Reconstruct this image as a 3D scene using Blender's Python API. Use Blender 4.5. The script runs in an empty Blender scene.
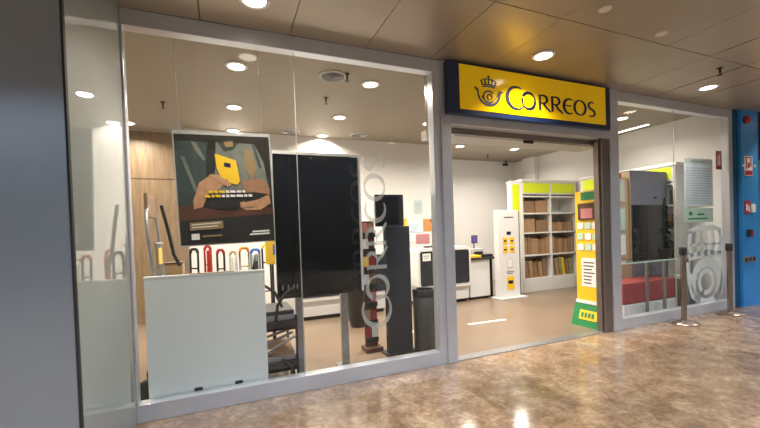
import bpy, bmesh, math, random
from mathutils import Vector, Matrix, Euler
random.seed(7)
C = bpy.context.scene
COL = C.collection
PI = math.pi

# ------------------------------------------------------------------ camera
cd = bpy.data.cameras.new('camera')
cam = bpy.data.objects.new('camera', cd); COL.objects.link(cam)
YAW, PITCH, ROLL = .391, -.017, -.034
F = Vector((math.sin(YAW)*math.cos(PITCH), math.cos(YAW)*math.cos(PITCH), math.sin(PITCH)))
R0 = Vector((math.cos(YAW), -math.sin(YAW), 0)); U0 = R0.cross(F)
R1 = math.cos(ROLL)*R0 + math.sin(ROLL)*U0
U1 = -math.sin(ROLL)*R0 + math.cos(ROLL)*U0
mw = Matrix((R1, U1, -F)).transposed().to_4x4(); mw.translation = Vector((0, -3.152, 1.334))
cam.matrix_world = mw
cd.sensor_width = 36; cd.sensor_fit = 'HORIZONTAL'; cd.lens = 36*370.342/760
cd.shift_y = (238.235-214)/760
cd.clip_start = .05
C.camera = cam

# ------------------------------------------------------------------ world, exposure
w = bpy.data.worlds.new('world'); C.world = w; w.use_nodes = True
wb = w.node_tree.nodes['Background']; wb.inputs[0].default_value = (.62, .78, 1, 1); wb.inputs[1].default_value = 6.0
C.view_settings.view_transform = 'Standard'; C.view_settings.look = 'None'
C.view_settings.gamma = 1; C.view_settings.exposure = 0
C.view_settings.use_curve_mapping = False
LAMP_MALL = 23; LAMP_SHOP = 31
LAMP_COL = (1, .92, .80)

# ------------------------------------------------------------------ materials
MATS = {}
def mat(name, col, rough=.5, metal=0, spec=.5, emit=0, noise=0, nscale=20, bump=0, bscale=60, col2=None, coat=0):
    m = bpy.data.materials.new(name); m.use_nodes = True; nt = m.node_tree; b = nt.nodes['Principled BSDF']
    b.inputs['Base Color'].default_value = (*col, 1); b.inputs['Roughness'].default_value = rough
    b.inputs['Metallic'].default_value = metal; b.inputs['Specular IOR Level'].default_value = spec
    b.inputs['Coat Weight'].default_value = coat
    if emit:
        b.inputs['Emission Color'].default_value = (*col, 1); b.inputs['Emission Strength'].default_value = emit
    tc = nt.nodes.new('ShaderNodeTexCoord')
    if noise or col2:
        n = nt.nodes.new('ShaderNodeTexNoise'); n.inputs['Scale'].default_value = nscale; n.inputs['Detail'].default_value = 4
        nt.links.new(tc.outputs['Object'], n.inputs['Vector'])
        r = nt.nodes.new('ShaderNodeValToRGB')
        c2 = col2 or tuple(min(1, c*(1+noise)) for c in col); c1 = tuple(c*(1-noise) for c in col) if noise else col
        r.color_ramp.elements[0].color = (*c1, 1); r.color_ramp.elements[1].color = (*c2, 1)
        r.color_ramp.elements[0].position = .3; r.color_ramp.elements[1].position = .7
        nt.links.new(n.outputs['Fac'], r.inputs[0]); nt.links.new(r.outputs[0], b.inputs['Base Color'])
        if emit: nt.links.new(r.outputs[0], b.inputs['Emission Color'])
    if bump:
        n = nt.nodes.new('ShaderNodeTexNoise'); n.inputs['Scale'].default_value = bscale
        nt.links.new(tc.outputs['Object'], n.inputs['Vector'])
        bp = nt.nodes.new('ShaderNodeBump'); bp.inputs['Strength'].default_value = bump; bp.inputs['Distance'].default_value = .01
        nt.links.new(n.outputs['Fac'], bp.inputs['Height']); nt.links.new(bp.outputs[0], b.inputs['Normal'])
    MATS[name] = m; return m
def hexc(r, g, b):
    f = lambda v: ((v/255+.055)/1.055)**2.4 if v > 10 else v/255/12.92
    return (f(r), f(g), f(b))

mat('aluminium', (.62, .64, .68), .32, .6, noise=.06, nscale=3)
mat('bright_aluminium', (.58, .60, .65), .3, .45, noise=.04, nscale=3)
mat('chrome', (.7, .68, .65), .15, 1)
mat('dark_metal', (.05, .05, .055), .4, .6, noise=.15)
mat('jamb_metal', (.22, .185, .16), .35, .7, noise=.1)
mat('steel', (.33, .33, .34), .35, .8, noise=.1)
mat('black_plastic', (.012, .012, .014), .4)
mat('screen_black', (.006, .0055, .005), .08, spec=.4)
mat('charcoal', (.022, .027, .035), .25, noise=.2, nscale=6)
mat('rubber', (.02, .02, .02), .7)
mat('white_paint', (.74, .74, .73), .5, noise=.02)
mat('white_board', (.74, .79, .76), .16, noise=.02, nscale=1.5, coat=.5)
mat('wall_white', (.72, .70, .68), .75, noise=.015, nscale=2)
mat('wall_cream', (.70, .66, .58), .75, noise=.015, nscale=2)
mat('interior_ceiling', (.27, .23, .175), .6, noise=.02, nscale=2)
mat('cladding_pale', (.36, .40, .38), .5)
mat('navy', (.008, .022, .075), .3, noise=.1)
mat('navy_ink', (.006, .014, .05), .35)
mat('sign_yellow', (.93, .56, .0), .14, emit=.12, col2=(.98, .64, .005), nscale=2)
mat('blue_wall', (.02, .23, .58), .45, noise=.06, nscale=4)
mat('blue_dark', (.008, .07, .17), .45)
mat('yellow', (.88, .55, .02), .4, noise=.03)
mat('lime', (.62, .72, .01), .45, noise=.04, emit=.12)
mat('green', (.01, .22, .06), .45, noise=.05)
mat('red', (.42, .02, .02), .4, noise=.1)
mat('pinkred', (.55, .2, .2), .45)
mat('dull_red', (.34, .045, .05), .55, noise=.12, nscale=12)
mat('cardboard', (.36, .22, .12), .8, noise=.1, nscale=9)
mat('cardboard_dark', (.25, .15, .085), .8, noise=.12, nscale=9)
mat('kraft_green', (.26, .26, .12), .7, noise=.15)
mat('violet_grey', (.15, .15, .20), .4, noise=.05)
mat('tan', (.45, .33, .2), .6, noise=.06)
mat('paper', (.82, .82, .8), .7)
mat('paper_blue', (.60, .72, .82), .6, noise=.04, nscale=14)
mat('paper_ink', (.25, .33, .42), .7)
mat('paper_grey', (.5, .56, .54), .6)
mat('pale_green', (.48, .66, .58), .6)
mat('blue', (.03, .12, .45), .4)
mat('orange', (.7, .25, .04), .5)
mat('brown', (.09, .04, .02), .6, noise=.3)
mat('purple', (.10, .07, .3), .4)
mat('grey', (.22, .22, .22), .5, noise=.05)
mat('light_grey', (.45, .45, .44), .5, noise=.04)
mat('leaf_dark', (.010, .014, .010), .85, noise=.4, spec=.1)
mat('bin_grey', (.09, .095, .09), .35, .4, noise=.1)
mat('pole_brown', (.34, .28, .24), .25, .9)
mat('marker_tape', (.85, .8, .68), .5)
mat('seam_light', (.55, .53, .48), .3)
mat('tile_stud', (.6, .55, .48), .4)
mat('lamp_glow', (1, .9, .75), .5, emit=9)
mat('strip_glow', (1, .93, .82), .5, emit=9)
mat('skin', (.50, .27, .15), .5, noise=.15)
mat('skin_shade', (.34, .17, .09), .5, noise=.15)
mat('shirt_grey', (.16, .17, .14), .7, noise=.25, nscale=8)
mat('shirt_green', (.035, .055, .05), .7, noise=.3, nscale=8)
mat('poster_dark', (.03, .028, .022), .3, noise=.3, nscale=5)
mat('poster_brown', (.10, .04, .02), .35, noise=.3, nscale=5)
mat('poster_tan', (.30, .2, .09), .4)

def glass(name, tint=(1, 1, 1), ior=1.5, gain=1.0):
    m = bpy.data.materials.new(name); m.use_nodes = True; nt = m.node_tree; nt.nodes.clear()
    o = nt.nodes.new('ShaderNodeOutputMaterial'); mx = nt.nodes.new('ShaderNodeMixShader')
    t = nt.nodes.new('ShaderNodeBsdfTransparent'); t.inputs[0].default_value = (*tint, 1)
    g = nt.nodes.new('ShaderNodeBsdfGlossy'); g.inputs['Roughness'].default_value = 0
    f = nt.nodes.new('ShaderNodeFresnel'); f.inputs['IOR'].default_value = ior
    ge = nt.nodes.new('ShaderNodeNewGeometry')
    a = nt.nodes.new('ShaderNodeMath'); a.operation = 'SUBTRACT'; a.inputs[0].default_value = gain
    a2 = nt.nodes.new('ShaderNodeMath'); a2.operation = 'MULTIPLY'; a2.inputs[1].default_value = gain
    b = nt.nodes.new('ShaderNodeMath'); b.operation = 'MULTIPLY'
    nt.links.new(ge.outputs['Backfacing'], a2.inputs[0]); nt.links.new(a2.outputs[0], a.inputs[1])
    nt.links.new(f.outputs[0], b.inputs[0]); nt.links.new(a.outputs[0], b.inputs[1])
    nt.links.new(b.outputs[0], mx.inputs[0]); nt.links.new(t.outputs[0], mx.inputs[1]); nt.links.new(g.outputs[0], mx.inputs[2])
    nt.links.new(mx.outputs[0], o.inputs[0]); MATS[name] = m
glass('glass', (.985, .99, .985), 1.5, 1.25)
glass('glass_green', (.8, .9, .85), 1.5, 1.2)
def frost(name, col, a):
    m = bpy.data.materials.new(name); m.use_nodes = True; nt = m.node_tree; b = nt.nodes['Principled BSDF']
    b.inputs['Base Color'].default_value = (*col, 1); b.inputs['Roughness'].default_value = .7; b.inputs['Alpha'].default_value = a
    MATS[name] = m
frost('frost', (.75, .77, .75), .34)
frost('frost_dense', (.85, .9, .9), .8)

def cladglass():
    m = mat('return_cladding', (.27, .30, .285), .5)
    nt = m.node_tree; b = nt.nodes['Principled BSDF']
    b.inputs['Roughness'].default_value = .6; b.inputs['Coat Weight'].default_value = 1; b.inputs['Coat Roughness'].default_value = .01
    b.inputs['Coat IOR'].default_value = 1.8
cladglass()
mat('pillar_metal', (.36, .39, .42), .25, .45, noise=.05, nscale=1.5)

def marble():
    m = bpy.data.materials.new('marble'); m.use_nodes = True; nt = m.node_tree; b = nt.nodes['Principled BSDF']
    N = nt.nodes.new; L = nt.links.new
    tc = N('ShaderNodeTexCoord')
    n1 = N('ShaderNodeTexNoise'); n1.inputs['Scale'].default_value = 4.5; n1.inputs['Detail'].default_value = 9; n1.inputs['Roughness'].default_value = .75; n1.inputs['Distortion'].default_value = .35
    n2 = N('ShaderNodeTexNoise'); n2.inputs['Scale'].default_value = 26; n2.inputs['Detail'].default_value = 6; n2.inputs['Distortion'].default_value = .5
    for n in (n1, n2): L(tc.outputs['Object'], n.inputs['Vector'])
    r1 = N('ShaderNodeValToRGB'); e = r1.color_ramp.elements
    e[0].position = .3; e[0].color = (.15, .092, .055, 1); e[1].position = .72; e[1].color = (.46, .36, .265, 1)
    k = r1.color_ramp.elements.new(.5); k.color = (.27, .185, .12, 1)
    L(n1.outputs['Fac'], r1.inputs[0])
    r2 = N('ShaderNodeValToRGB'); e = r2.color_ramp.elements
    e[0].position = .35; e[0].color = (.78, .75, .72, 1); e[1].position = .65; e[1].color = (1.15, 1.15, 1.15, 1)
    L(n2.outputs['Fac'], r2.inputs[0])
    mx = N('ShaderNodeMix'); mx.data_type = 'RGBA'; mx.blend_type = 'MULTIPLY'; mx.inputs[0].default_value = 1
    L(r1.outputs[0], mx.inputs[6]); L(r2.outputs[0], mx.inputs[7])
    br = N('ShaderNodeTexBrick'); br.offset = 0; br.inputs['Scale'].default_value = 1
    br.inputs['Brick Width'].default_value = .6; br.inputs['Row Height'].default_value = .6; br.inputs['Mortar Size'].default_value = .0025
    br.inputs['Color1'].default_value = (.80, .79, .78, 1); br.inputs['Color2'].default_value = (1.15, 1.14, 1.12, 1); br.inputs['Mortar'].default_value = (.82, .78, .74, 1)
    L(tc.outputs['Object'], br.inputs['Vector'])
    m2 = N('ShaderNodeMix'); m2.data_type = 'RGBA'; m2.blend_type = 'MULTIPLY'; m2.inputs[0].default_value = 1
    L(mx.outputs[2], m2.inputs[6]); L(br.outputs[0], m2.inputs[7]); L(m2.outputs[2], b.inputs['Base Color'])
    b.inputs['Roughness'].default_value = .13
    rr = N('ShaderNodeMapRange'); rr.inputs['To Min'].default_value = .06; rr.inputs['To Max'].default_value = .18
    L(n1.outputs['Fac'], rr.inputs['Value']); L(rr.outputs[0], b.inputs['Roughness'])
    MATS['marble'] = m
marble()
mat('shop_floor', (.21, .150, .105), .3, noise=.07, nscale=1.6)
def wood():
    m = bpy.data.materials.new('wood_wall'); m.use_nodes = True; nt = m.node_tree; b = nt.nodes['Principled BSDF']
    N = nt.nodes.new; L = nt.links.new
    tc = N('ShaderNodeTexCoord'); mp = N('ShaderNodeMapping'); mp.inputs['Scale'].default_value = (14, 14, 1.6)
    n = N('ShaderNodeTexNoise'); n.inputs['Scale'].default_value = 2; n.inputs['Detail'].default_value = 6
    r = N('ShaderNodeValToRGB'); r.color_ramp.elements[0].color = (.18, .115, .06, 1); r.color_ramp.elements[1].color = (.27, .18, .10, 1)
    r.color_ramp.elements[0].position = .3; r.color_ramp.elements[1].position = .7
    L(tc.outputs['Object'], mp.inputs[0]); L(mp.outputs[0], n.inputs['Vector']); L(n.outputs['Fac'], r.inputs[0]); L(r.outputs[0], b.inputs['Base Color'])
    b.inputs['Roughness'].default_value = .45; MATS['wood_wall'] = m
wood()
mat('ceiling_panel', (.37, .31, .235), .33, .35, noise=.06, nscale=1.2, spec=.5)
mat('mall_dark', (.05, .042, .036), .5, noise=.3, nscale=1)
mat('ceiling_gap', (.05, .035, .02), .8)

# ------------------------------------------------------------------ mesh builder
class MB:
    def __init__(s): s.v = []; s.f = []; s.m = []; s.sm = []; s.mi = 0
    def add(s, vs, fs, smooth=False):
        o = len(s.v); s.v += [tuple(v) for v in vs]
        for f in fs: s.f.append([o+i for i in f]); s.m.append(s.mi); s.sm.append(smooth)
        return s
    def mat(s, i): s.mi = i; return s
    def box(s, x0, x1, y0, y1, z0, z1, b=0, M=None):
        if x1 < x0: x0, x1 = x1, x0
        if y1 < y0: y0, y1 = y1, y0
        if z1 < z0: z0, z1 = z1, z0
        if b <= 0:
            vs = [(x, y, z) for x in (x0, x1) for y in (y0, y1) for z in (z0, z1)]
            fs = [(0, 1, 3, 2), (4, 6, 7, 5), (0, 4, 5, 1), (2, 3, 7, 6), (0, 2, 6, 4), (1, 5, 7, 3)]
        else:
            b = min(b, (x1-x0)*.45, (y1-y0)*.45, (z1-z0)*.45)
            bm = bmesh.new(); bmesh.ops.create_cube(bm, size=1)
            for v in bm.verts: v.co = Vector(((x0+x1)/2+v.co.x*(x1-x0), (y0+y1)/2+v.co.y*(y1-y0), (z0+z1)/2+v.co.z*(z1-z0)))
            bmesh.ops.bevel(bm, geom=bm.edges[:], offset=b, segments=2, profile=.6, affect='EDGES')
            bm.verts.index_update(); vs = [v.co.copy() for v in bm.verts]; fs = [[v.index for v in f.verts] for f in bm.faces]; bm.free()
        if M is not None: vs = [M @ Vector(v) for v in vs]
        return s.add(vs, fs)
    def lathe(s, prof, c=(0, 0, 0), n=24, M=None, cap=True):
        vs = []; fs = []
        for r, z in prof:
            for i in range(n):
                a = 2*PI*i/n; vs.append(Vector((c[0]+r*math.cos(a), c[1]+r*math.sin(a), c[2]+z)))
        k = len(prof)
        for j in range(k-1):
            for i in range(n): fs.append((j*n+i, j*n+(i+1) % n, (j+1)*n+(i+1) % n, (j+1)*n+i))
        if cap:
            fs.append(tuple(range(n-1, -1, -1))); fs.append(tuple((k-1)*n+i for i in range(n)))
        if M is not None: vs = [M @ v for v in vs]
        return s.add(vs, fs, True)
    def cyl(s, a, b, r, r2=None, n=16): return s.tube([a, b], r, n, r2)
    def tube(s, pts, r, n=8, r2=None, closed=False):
        P = [Vector(p) for p in pts]; k = len(P); vs = []; fs = []; up = None
        for i, p in enumerate(P):
            if closed: t = (P[(i+1) % k]-P[i-1]).normalized()
            else: t = (P[min(i+1, k-1)]-P[max(i-1, 0)]).normalized()
            if up is None:
                up = Vector((0, 0, 1)) if abs(t.z) < .9 else Vector((1, 0, 0))
            u = (up-t*up.dot(t)).normalized(); up = u; v = t.cross(u)
            rr = r if r2 is None else r+(r2-r)*i/(k-1)
            for j in range(n):
                a = 2*PI*j/n; vs.append(p+rr*(math.cos(a)*u+math.sin(a)*v))
        for i in range(k if closed else k-1):
            for j in range(n):
                i2 = (i+1) % k
                fs.append((i*n+j, i*n+(j+1) % n, i2*n+(j+1) % n, i2*n+j))
        if not closed: fs.append(tuple(range(n-1, -1, -1))); fs.append(tuple((k-1)*n+j for j in range(n)))
        return s.add(vs, fs, True)
    def prism(s, poly, d, fn):
        """poly: 2D outline (ccw), fn(u, v, w) -> 3D, extruded over w in (0, d)"""
        n = len(poly); vs = [fn(u, v, 0) for u, v in poly]+[fn(u, v, d) for u, v in poly]
        fs = [tuple(range(n-1, -1, -1)), tuple(range(n, 2*n))]+[(i, (i+1) % n, n+(i+1) % n, n+i) for i in range(n)]
        return s.add(vs, fs)
    def ribbon(s, pts, wid, d, fn):
        """flat stroke of varying width along 2D pts"""
        P = [Vector(p) for p in pts]; k = len(P); L = []; R = []
        for i, p in enumerate(P):
            t = (P[min(i+1, k-1)]-P[max(i-1, 0)]).normalized(); nrm = Vector((-t.y, t.x))
            ww = wid(i/(k-1)) if callable(wid) else wid
            L.append(p+nrm*ww/2); R.append(p-nrm*ww/2)
        vs = []
        for w_ in (0, d):
            for q in L+R: vs.append(fn(q.x, q.y, w_))
        fs = []
        for i in range(k-1):
            fs.append((i, i+1, k+i+1, k+i)); o = 2*k
            fs.append((o+i, o+k+i, o+k+i+1, o+i+1))
            fs.append((i, o+i, o+i+1, i+1)); fs.append((k+i, k+i+1, o+k+i+1, o+k+i))
        fs.append((0, k, 3*k, 2*k)); fs.append((k-1, 3*k-1, 4*k-1, 2*k-1))
        return s.add(vs, fs)
    def build(s, name, mats, parent=None, recalc=True):
        me = bpy.data.meshes.new(name); me.from_pydata(s.v, [], s.f)
        if isinstance(mats, str): mats = [mats]
        for m in mats: me.materials.append(MATS[m])
        for p, mi, sm in zip(me.polygons, s.m, s.sm): p.material_index = mi; p.use_smooth = sm
        if recalc:
            bm = bmesh.new(); bm.from_mesh(me); bmesh.ops.recalc_face_normals(bm, faces=bm.faces); bm.to_mesh(me); bm.free()
        o = bpy.data.objects.new(name, me); COL.objects.link(o)
        if any(s.sm):
            for e in me.edges: pass
            try: me.set_sharp_from_angle(angle=math.radians(40))
            except Exception: pass
        if parent: o.parent = parent
        return o
def thing(name, label, cat, loc=(0, 0, 0), rz=0, group=None):
    o = bpy.data.objects.new(name, None); COL.objects.link(o); o.location = loc; o.rotation_euler = (0, 0, rz)
    o.empty_display_size = .1
    o['label'] = label; o['category'] = cat
    if group: o['group'] = group
    return o
def tag(o, label, cat, group=None, loc=None, rot=None):
    o['label'] = label; o['category'] = cat
    if group: o['group'] = group
    if loc: o.location = loc
    if rot: o.rotation_euler = rot
    return o
def struct(o): o['kind'] = 'structure'; return o
def sbox(name, x0, x1, y0, y1, z0, z1, m, b=0): return struct(MB().box(x0, x1, y0, y1, z0, z1, b).build(name, m))
def children(o): return [c for c in bpy.data.objects if c.parent == o]
def dup(root, loc, rz=None, label=None, group=None):
    r = root.copy(); COL.objects.link(r); r.location = loc
    if rz is not None: r.rotation_euler = (0, 0, rz)
    if label: r['label'] = label
    if group: r['group'] = group
    for ch in children(root):
        c = ch.copy(); COL.objects.link(c); c.parent = r
        for g in children(ch):
            d = g.copy(); COL.objects.link(d); d.parent = c
    return r
def arc(cx, cy, rx, ry, a0, a1, n=24):
    return [(cx+rx*math.cos(math.radians(a0+(a1-a0)*i/n)), cy+ry*math.sin(math.radians(a0+(a1-a0)*i/n))) for i in range(n+1)]
def rrect(x0, x1, y0, y1, r, n=6):
    o = []
    for cx, cy, a in ((x1-r, y0+r, -90), (x1-r, y1-r, 0), (x0+r, y1-r, 90), (x0+r, y0+r, 180)): o += arc(cx, cy, r, r, a, a+90, n)
    return o

# ------------------------------------------------------------------ THE SETTING
XW = 7.1; ZI = 3.05
sbox('floor', -7, 15, -10, 0, -.1, 0, 'marble')
sbox('floor.001', -2.7, 7.3, 0, 4.8, -.1, 0, 'shop_floor')
# mall ceiling: metal panels over a dark void, seams run away from the shopfront
mb = MB(); pitch = .673; x = -.129-pitch*9; rnd = random.Random(3)
ys = [0, -.95, -2.15, -3.35, -4.55]
while x < 14:
    for a, b_ in zip(ys[1:], ys[:-1]):
        t = rnd.uniform(-.004, .004); g = .004
        vs = [(x+g, a+g, 3.0+t), (x+pitch-g, a+g, 3.0-t), (x+pitch-g, b_-g, 3.0-t*.5), (x+g, b_-g, 3.0+t*.5)]
        mb.add(vs+[(p[0], p[1], 3.03) for p in vs], [(0, 1, 2, 3), (7, 6, 5, 4), (0, 4, 5, 1), (1, 5, 6, 2), (2, 6, 7, 3), (3, 7, 4, 0)])
    x += pitch
struct(mb.build('ceiling', 'ceiling_panel'))
sbox('ceiling.001', -7, 15, -4.6, .1, 3.031, 3.15, 'ceiling_gap')
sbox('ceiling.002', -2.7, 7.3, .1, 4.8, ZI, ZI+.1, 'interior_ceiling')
sbox('wall_back', -2.7, -.55, 3.7, 3.8, 0, ZI, 'wood_wall')
struct(MB().box(-2.6, -.55, 3.694, 3.7, 2.30, 2.31).build('trim_1', 'brown'))
sbox('wall_back.001', -.55, 4.25, 3.35, 3.45, 0, ZI, 'wall_white')
sbox('wall_back.002', 4.15, 4.25, 3.45, 4.55, 0, ZI, 'wall_white')
sbox('wall_back.003', 4.15, 7.2, 4.55, 4.65, 0, ZI, 'wall_white')
sbox('wall_right', XW, XW+.1, .1, 4.55, 0, ZI, 'wall_white')
sbox('trim_2', XW-.14, XW, 3.75, 4.12, 0, ZI, 'wall_white')
sbox('wall_left', -2.7, -2.6, 0, 3.7, 0, ZI, 'wall_cream')
# pillar at the left end, glass-clad on the side facing the entrance
sbox('wall_left.001', -7, -.68, -1.04, .0, 0, 3.0, 'cladding_pale')
sbox('wall_left.002', -.68, -.654, -1.035, .05, 0, 3.0, 'return_cladding')
sbox('wall_left.003', -7, -.66, -1.05, -1.04, 0, 3.0, 'pillar_metal')
sbox('trim_3', -.66, -.650, -1.056, -1.03, 0, 3.0, 'rubber')
# far side and ends of the mall, unseen dark walls added to shield reflections
sbox('wall_front_shield', -7, 15, -10.1, -10, 0, 4.5, 'mall_dark'); sbox('wall_front_shield.001', -7.1, -7, -10, -1.1, 0, 4, 'mall_dark'); sbox('wall_front_shield.002', 15, 15.1, -10, .3, 0, 4, 'mall_dark')

# shopfront frames ------------------------------------------------------------
def frame(name, boxes, m):
    mb = MB()
    for b in boxes: mb.box(*b, b=.004)
    return struct(mb.build(name, m))
w1 = frame('window_1', [(-.654, 1.905, 0, .10, 0, .13), (-.654, 1.905, 0, .10, 2.88, 3.0), (1.905, 1.975, 0, .10, 0, 3.0), (1.985, 2.10, -.015, .11, 0, 3.0), (1.97, 1.99, 0, .08, 0, 3.0), (-.654, -.64, 0, .08, .13, 2.88)], 'bright_aluminium')
MB().box(-.65, .5745, .045, .055, .125, 2.885).build('glass_pane', 'glass', w1)
MB().box(.5795, 1.908, .045, .055, .125, 2.885).build('glass_pane', 'glass', w1)
MB().box(.5745, .5795, .044, .056, .13, 2.88).build('silicone_joint', 'seam_light', w1)
hd = frame('trim_4', [(2.10, 4.40, -.015, .11, 2.385, 2.475), (2.10, 4.40, 0, .11, 2.475, 3.0)], 'bright_aluminium')
w2 = frame('window_2', [(4.40, 4.555, -.015, .10, 0, 3.0), (4.555, 7.13, 0, .10, 0, .13), (4.555, 7.13, 0, .10, 2.87, 3.0), (7.02, 7.13, 0, .10, .13, 2.87)], 'bright_aluminium')
MB().box(4.55, 5.7675, .045, .055, .125, 2.875).build('glass_pane', 'glass', w2)
MB().box(5.7725, 7.025, .045, .055, .125, 2.875).build('glass_pane', 'glass', w2)
MB().box(5.7675, 5.7725, .044, .056, .13, 2.87).build('silicone_joint', 'seam_light', w2)
frame('trim_5', [(4.27, 4.40, 0, .12, 0, 2.385), (4.245, 4.27, .03, .10, 0, 2.385)], 'jamb_metal')
d1 = frame('door_1', [(2.10, 4.27, .12, .16, 2.33, 2.39), (2.10, 4.60, .16, .60, 2.36, 2.46)], 'jamb_metal')
MB().box(2.10, 4.58, .18, .58, 2.352, 2.36, .002).build('operator_cover', 'light_grey', d1)
MB().box(2.3, 4.4, .2, .23, 2.342, 2.352).build('door_track', 'dark_metal', d1)
MB().box(3.2, 3.34, .15, .18, 2.30, 2.35, .01).build('motion_sensor', 'black_plastic', d1)
sbox('trim_6', 2.10, 4.27, 0, .12, 0, .008, 'steel')
# bracket by the inside top of the post
sbox('trim_7', 1.915, 1.93, .13, .165, 2.27, 2.95, 'chrome'); sbox('trim_8', 1.975, 1.99, .13, .165, 2.27, 2.95, 'chrome')
# next unit: blue wall and a yellow shop beyond
sbox('wall_right.001', 7.215, 7.71, -.06, .3, 0, 3.0, 'blue_wall')
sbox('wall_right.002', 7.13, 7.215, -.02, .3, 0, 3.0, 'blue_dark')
mb = MB(); mb.box(7.72, 9.5, -.08, .3, 0, 2.25); mb.mat(1).box(7.72, 9.5, -.085, .3, 2.25, 2.5); mb.mat(2).box(7.72, 9.5, -.08, .3, 2.5, 3.0)
struct(mb.build('wall_right.003', ['yellow', 'red', 'brown']))

# ------------------------------------------------------------------ lamps
def make_light(z, power, label, group, loc):
    t = thing('ceiling_downlight', label, 'ceiling light', (loc[0], loc[1], z), 0, group)
    MB().lathe([(.078, -.001), (.105, -.001), (.108, -.006), (.10, -.014), (.08, -.012), (.078, -.001)], n=32, cap=False).build('trim_ring', 'white_paint', t)
    MB().lathe([(.079, -.009), (.079, -.003)], n=28).build('diffuser', 'lamp_glow', t)
    ld = bpy.data.lights.new('lamp', 'AREA'); ld.shape = 'DISK'; ld.size = .15; ld.energy = power; ld.color = LAMP_COL; ld.spread = math.radians(118 if power < 25 else 150)
    lo = bpy.data.objects.new('lamp', ld); COL.objects.link(lo); lo.parent = t; lo.location = (0, 0, -.016)
    return t
L0 = make_light(3.0, LAMP_MALL, 'downlight in the mall ceiling at the top edge, above the long shop window', 'downlights in the mall ceiling', (.24, -.40))
dup(L0, (2.91, -.42, 3.0), label='downlight in the mall ceiling right above the yellow sign')
dup(L0, (5.61, -.44, 3.0), label='downlight in the mall ceiling in front of the right window, beside the sprinkler')
for x_, y_ in ((-2.4, -3.1), (.24, -3.1), (2.91, -3.1), (5.61, -3.1), (8.3, -.42), (8.3, -3.1), (11, -.42)):
    dup(L0, (x_, y_, 3.0), label='downlight of the mall ceiling behind or beside the viewpoint')
L1 = make_light(ZI, LAMP_SHOP, 'nearest left downlight in the shop ceiling, behind the long window', 'downlights in the shop ceiling', (.15, .84))
names = {(.15, 2.11): 'shop ceiling downlight above the rack of handles, second back on the left',
 (.15, 3.26): 'shop ceiling downlight nearest the back wall, above the poster',
 (1.6, .86): 'front shop ceiling downlight right of the round air vent',
 (1.6, 2.14): 'shop ceiling downlight above the black display, one row back from the vent',
 (1.6, 3.2): 'shop ceiling downlight near the back wall above the black display',
 (-1.28, .86): 'shop ceiling downlight at the front left behind the glass-clad pillar', (-1.28, 2.1): 'shop ceiling downlight halfway back behind the pillar',
 (-1.28, 3.24): 'shop ceiling downlight close to the wood panelled wall', (3.05, .86): 'shop ceiling downlight just inside the door header',
 (3.05, 2.05): 'shop ceiling downlight over the middle of the shop behind the post', (4.51, 3.29): 'shop ceiling downlight seen through the doorway on its left',
 (5.88, 3.23): 'shop ceiling downlight above the carton shelves seen through the doorway', (6.0, .92): 'shop ceiling downlight behind the top of the right window',
 (4.5, .92): 'shop ceiling downlight hidden behind the right part of the sign', (4.6, 2.1): 'shop ceiling downlight halfway back behind the right jamb'}
for (x_, y_), l_ in names.items(): dup(L1, (x_, y_, ZI), label=l_)
# linear fitting near the right wall
t = thing('linear_ceiling_light', 'slim bright strip light under the shop ceiling behind the right window', 'ceiling light', (6.75, 1.3, ZI))
MB().box(-.03, .03, -.35, .35, -.03, 0, .004).build('housing', 'white_paint', t)
MB().box(-.02, .02, -.33, .33, -.035, -.03).build('diffuser', 'strip_glow', t)

# ------------------------------------------------------------------ ceiling fittings
def vent(loc, label):
    t = thing('ceiling_vent', label, 'air vent', loc, 0, 'round air vents in the shop ceiling')
    MB().lathe([(.15, 0), (.15, -.01), (.13, -.018), (.12, -.006), (.12, 0)], n=32, cap=False).build('vent_ring', 'light_grey', t)
    m2 = MB()
    for r in (.10, .075, .05, .028): m2.lathe([(r, -.002), (r+.008, -.016), (r+.012, -.014), (r+.004, 0)], n=28, cap=False)
    m2.build('vent_cone', 'steel', t); MB().lathe([(.12, -.001), (.12, 0)], n=24).build('vent_throat', 'black_plastic', t)
    return t
v0 = vent((1.13, .78, ZI), 'round air vent in the shop ceiling left of the bright downlight')
dup(v0, (1.04, 3.1, ZI), label='far round air vent in the shop ceiling above the black display')
dup(v0, (2.2, 3.0, ZI), label='far round air vent in the shop ceiling near the back wall, right of the display')
def sprinkler(loc, label, group):
    t = thing('sprinkler', label, 'sprinkler', loc, 0, group)
    MB().lathe([(.03, 0), (.03, -.006), (.012, -.01), (.01, -.05)], n=16).build('escutcheon', 'dark_metal', t)
    MB().lathe([(.006, -.05), (.006, -.075), (.026, -.078), (.026, -.082)], n=16).build('deflector', 'dark_metal', t)
    return t
s0 = sprinkler((5.05, -.82, 3.0), 'dark sprinkler head hanging from the mall ceiling beside the rightmost downlight', 'sprinkler heads')
dup(s0, (1.26, .68, ZI), label='small sprinkler head in the shop ceiling beside the round vent')
dup(s0, (-.68, 2.17, ZI), label='small sprinkler head in the shop ceiling above the wood panelling')
dup(s0, (5.7, 3.9, ZI), label='small sprinkler head in the shop ceiling near the back corner over the shelves')
dup(s0, (1.22, 1.44, ZI), label='small sprinkler head in the shop ceiling between two downlights')
for i, (x_, y_) in enumerate(((2.76, -1.17), (3.6, -1.08))):
    o = MB().lathe([(.0, -.016), (.045, -.012), (.05, 0)], n=20).build('ceiling_sensor', 'tile_stud')
    tag(o, ('flat pale round cap on the mall ceiling, left of two near the top edge', 'flat pale round cap on the mall ceiling, right of two near the top edge')[i], 'ceiling cap', 'pale caps on the mall ceiling', (x_, y_, 3.0))
t = thing('security_camera', 'small dark security camera in the back corner of the shop ceiling', 'security camera', (6.72, 4.45, ZI))
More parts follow.
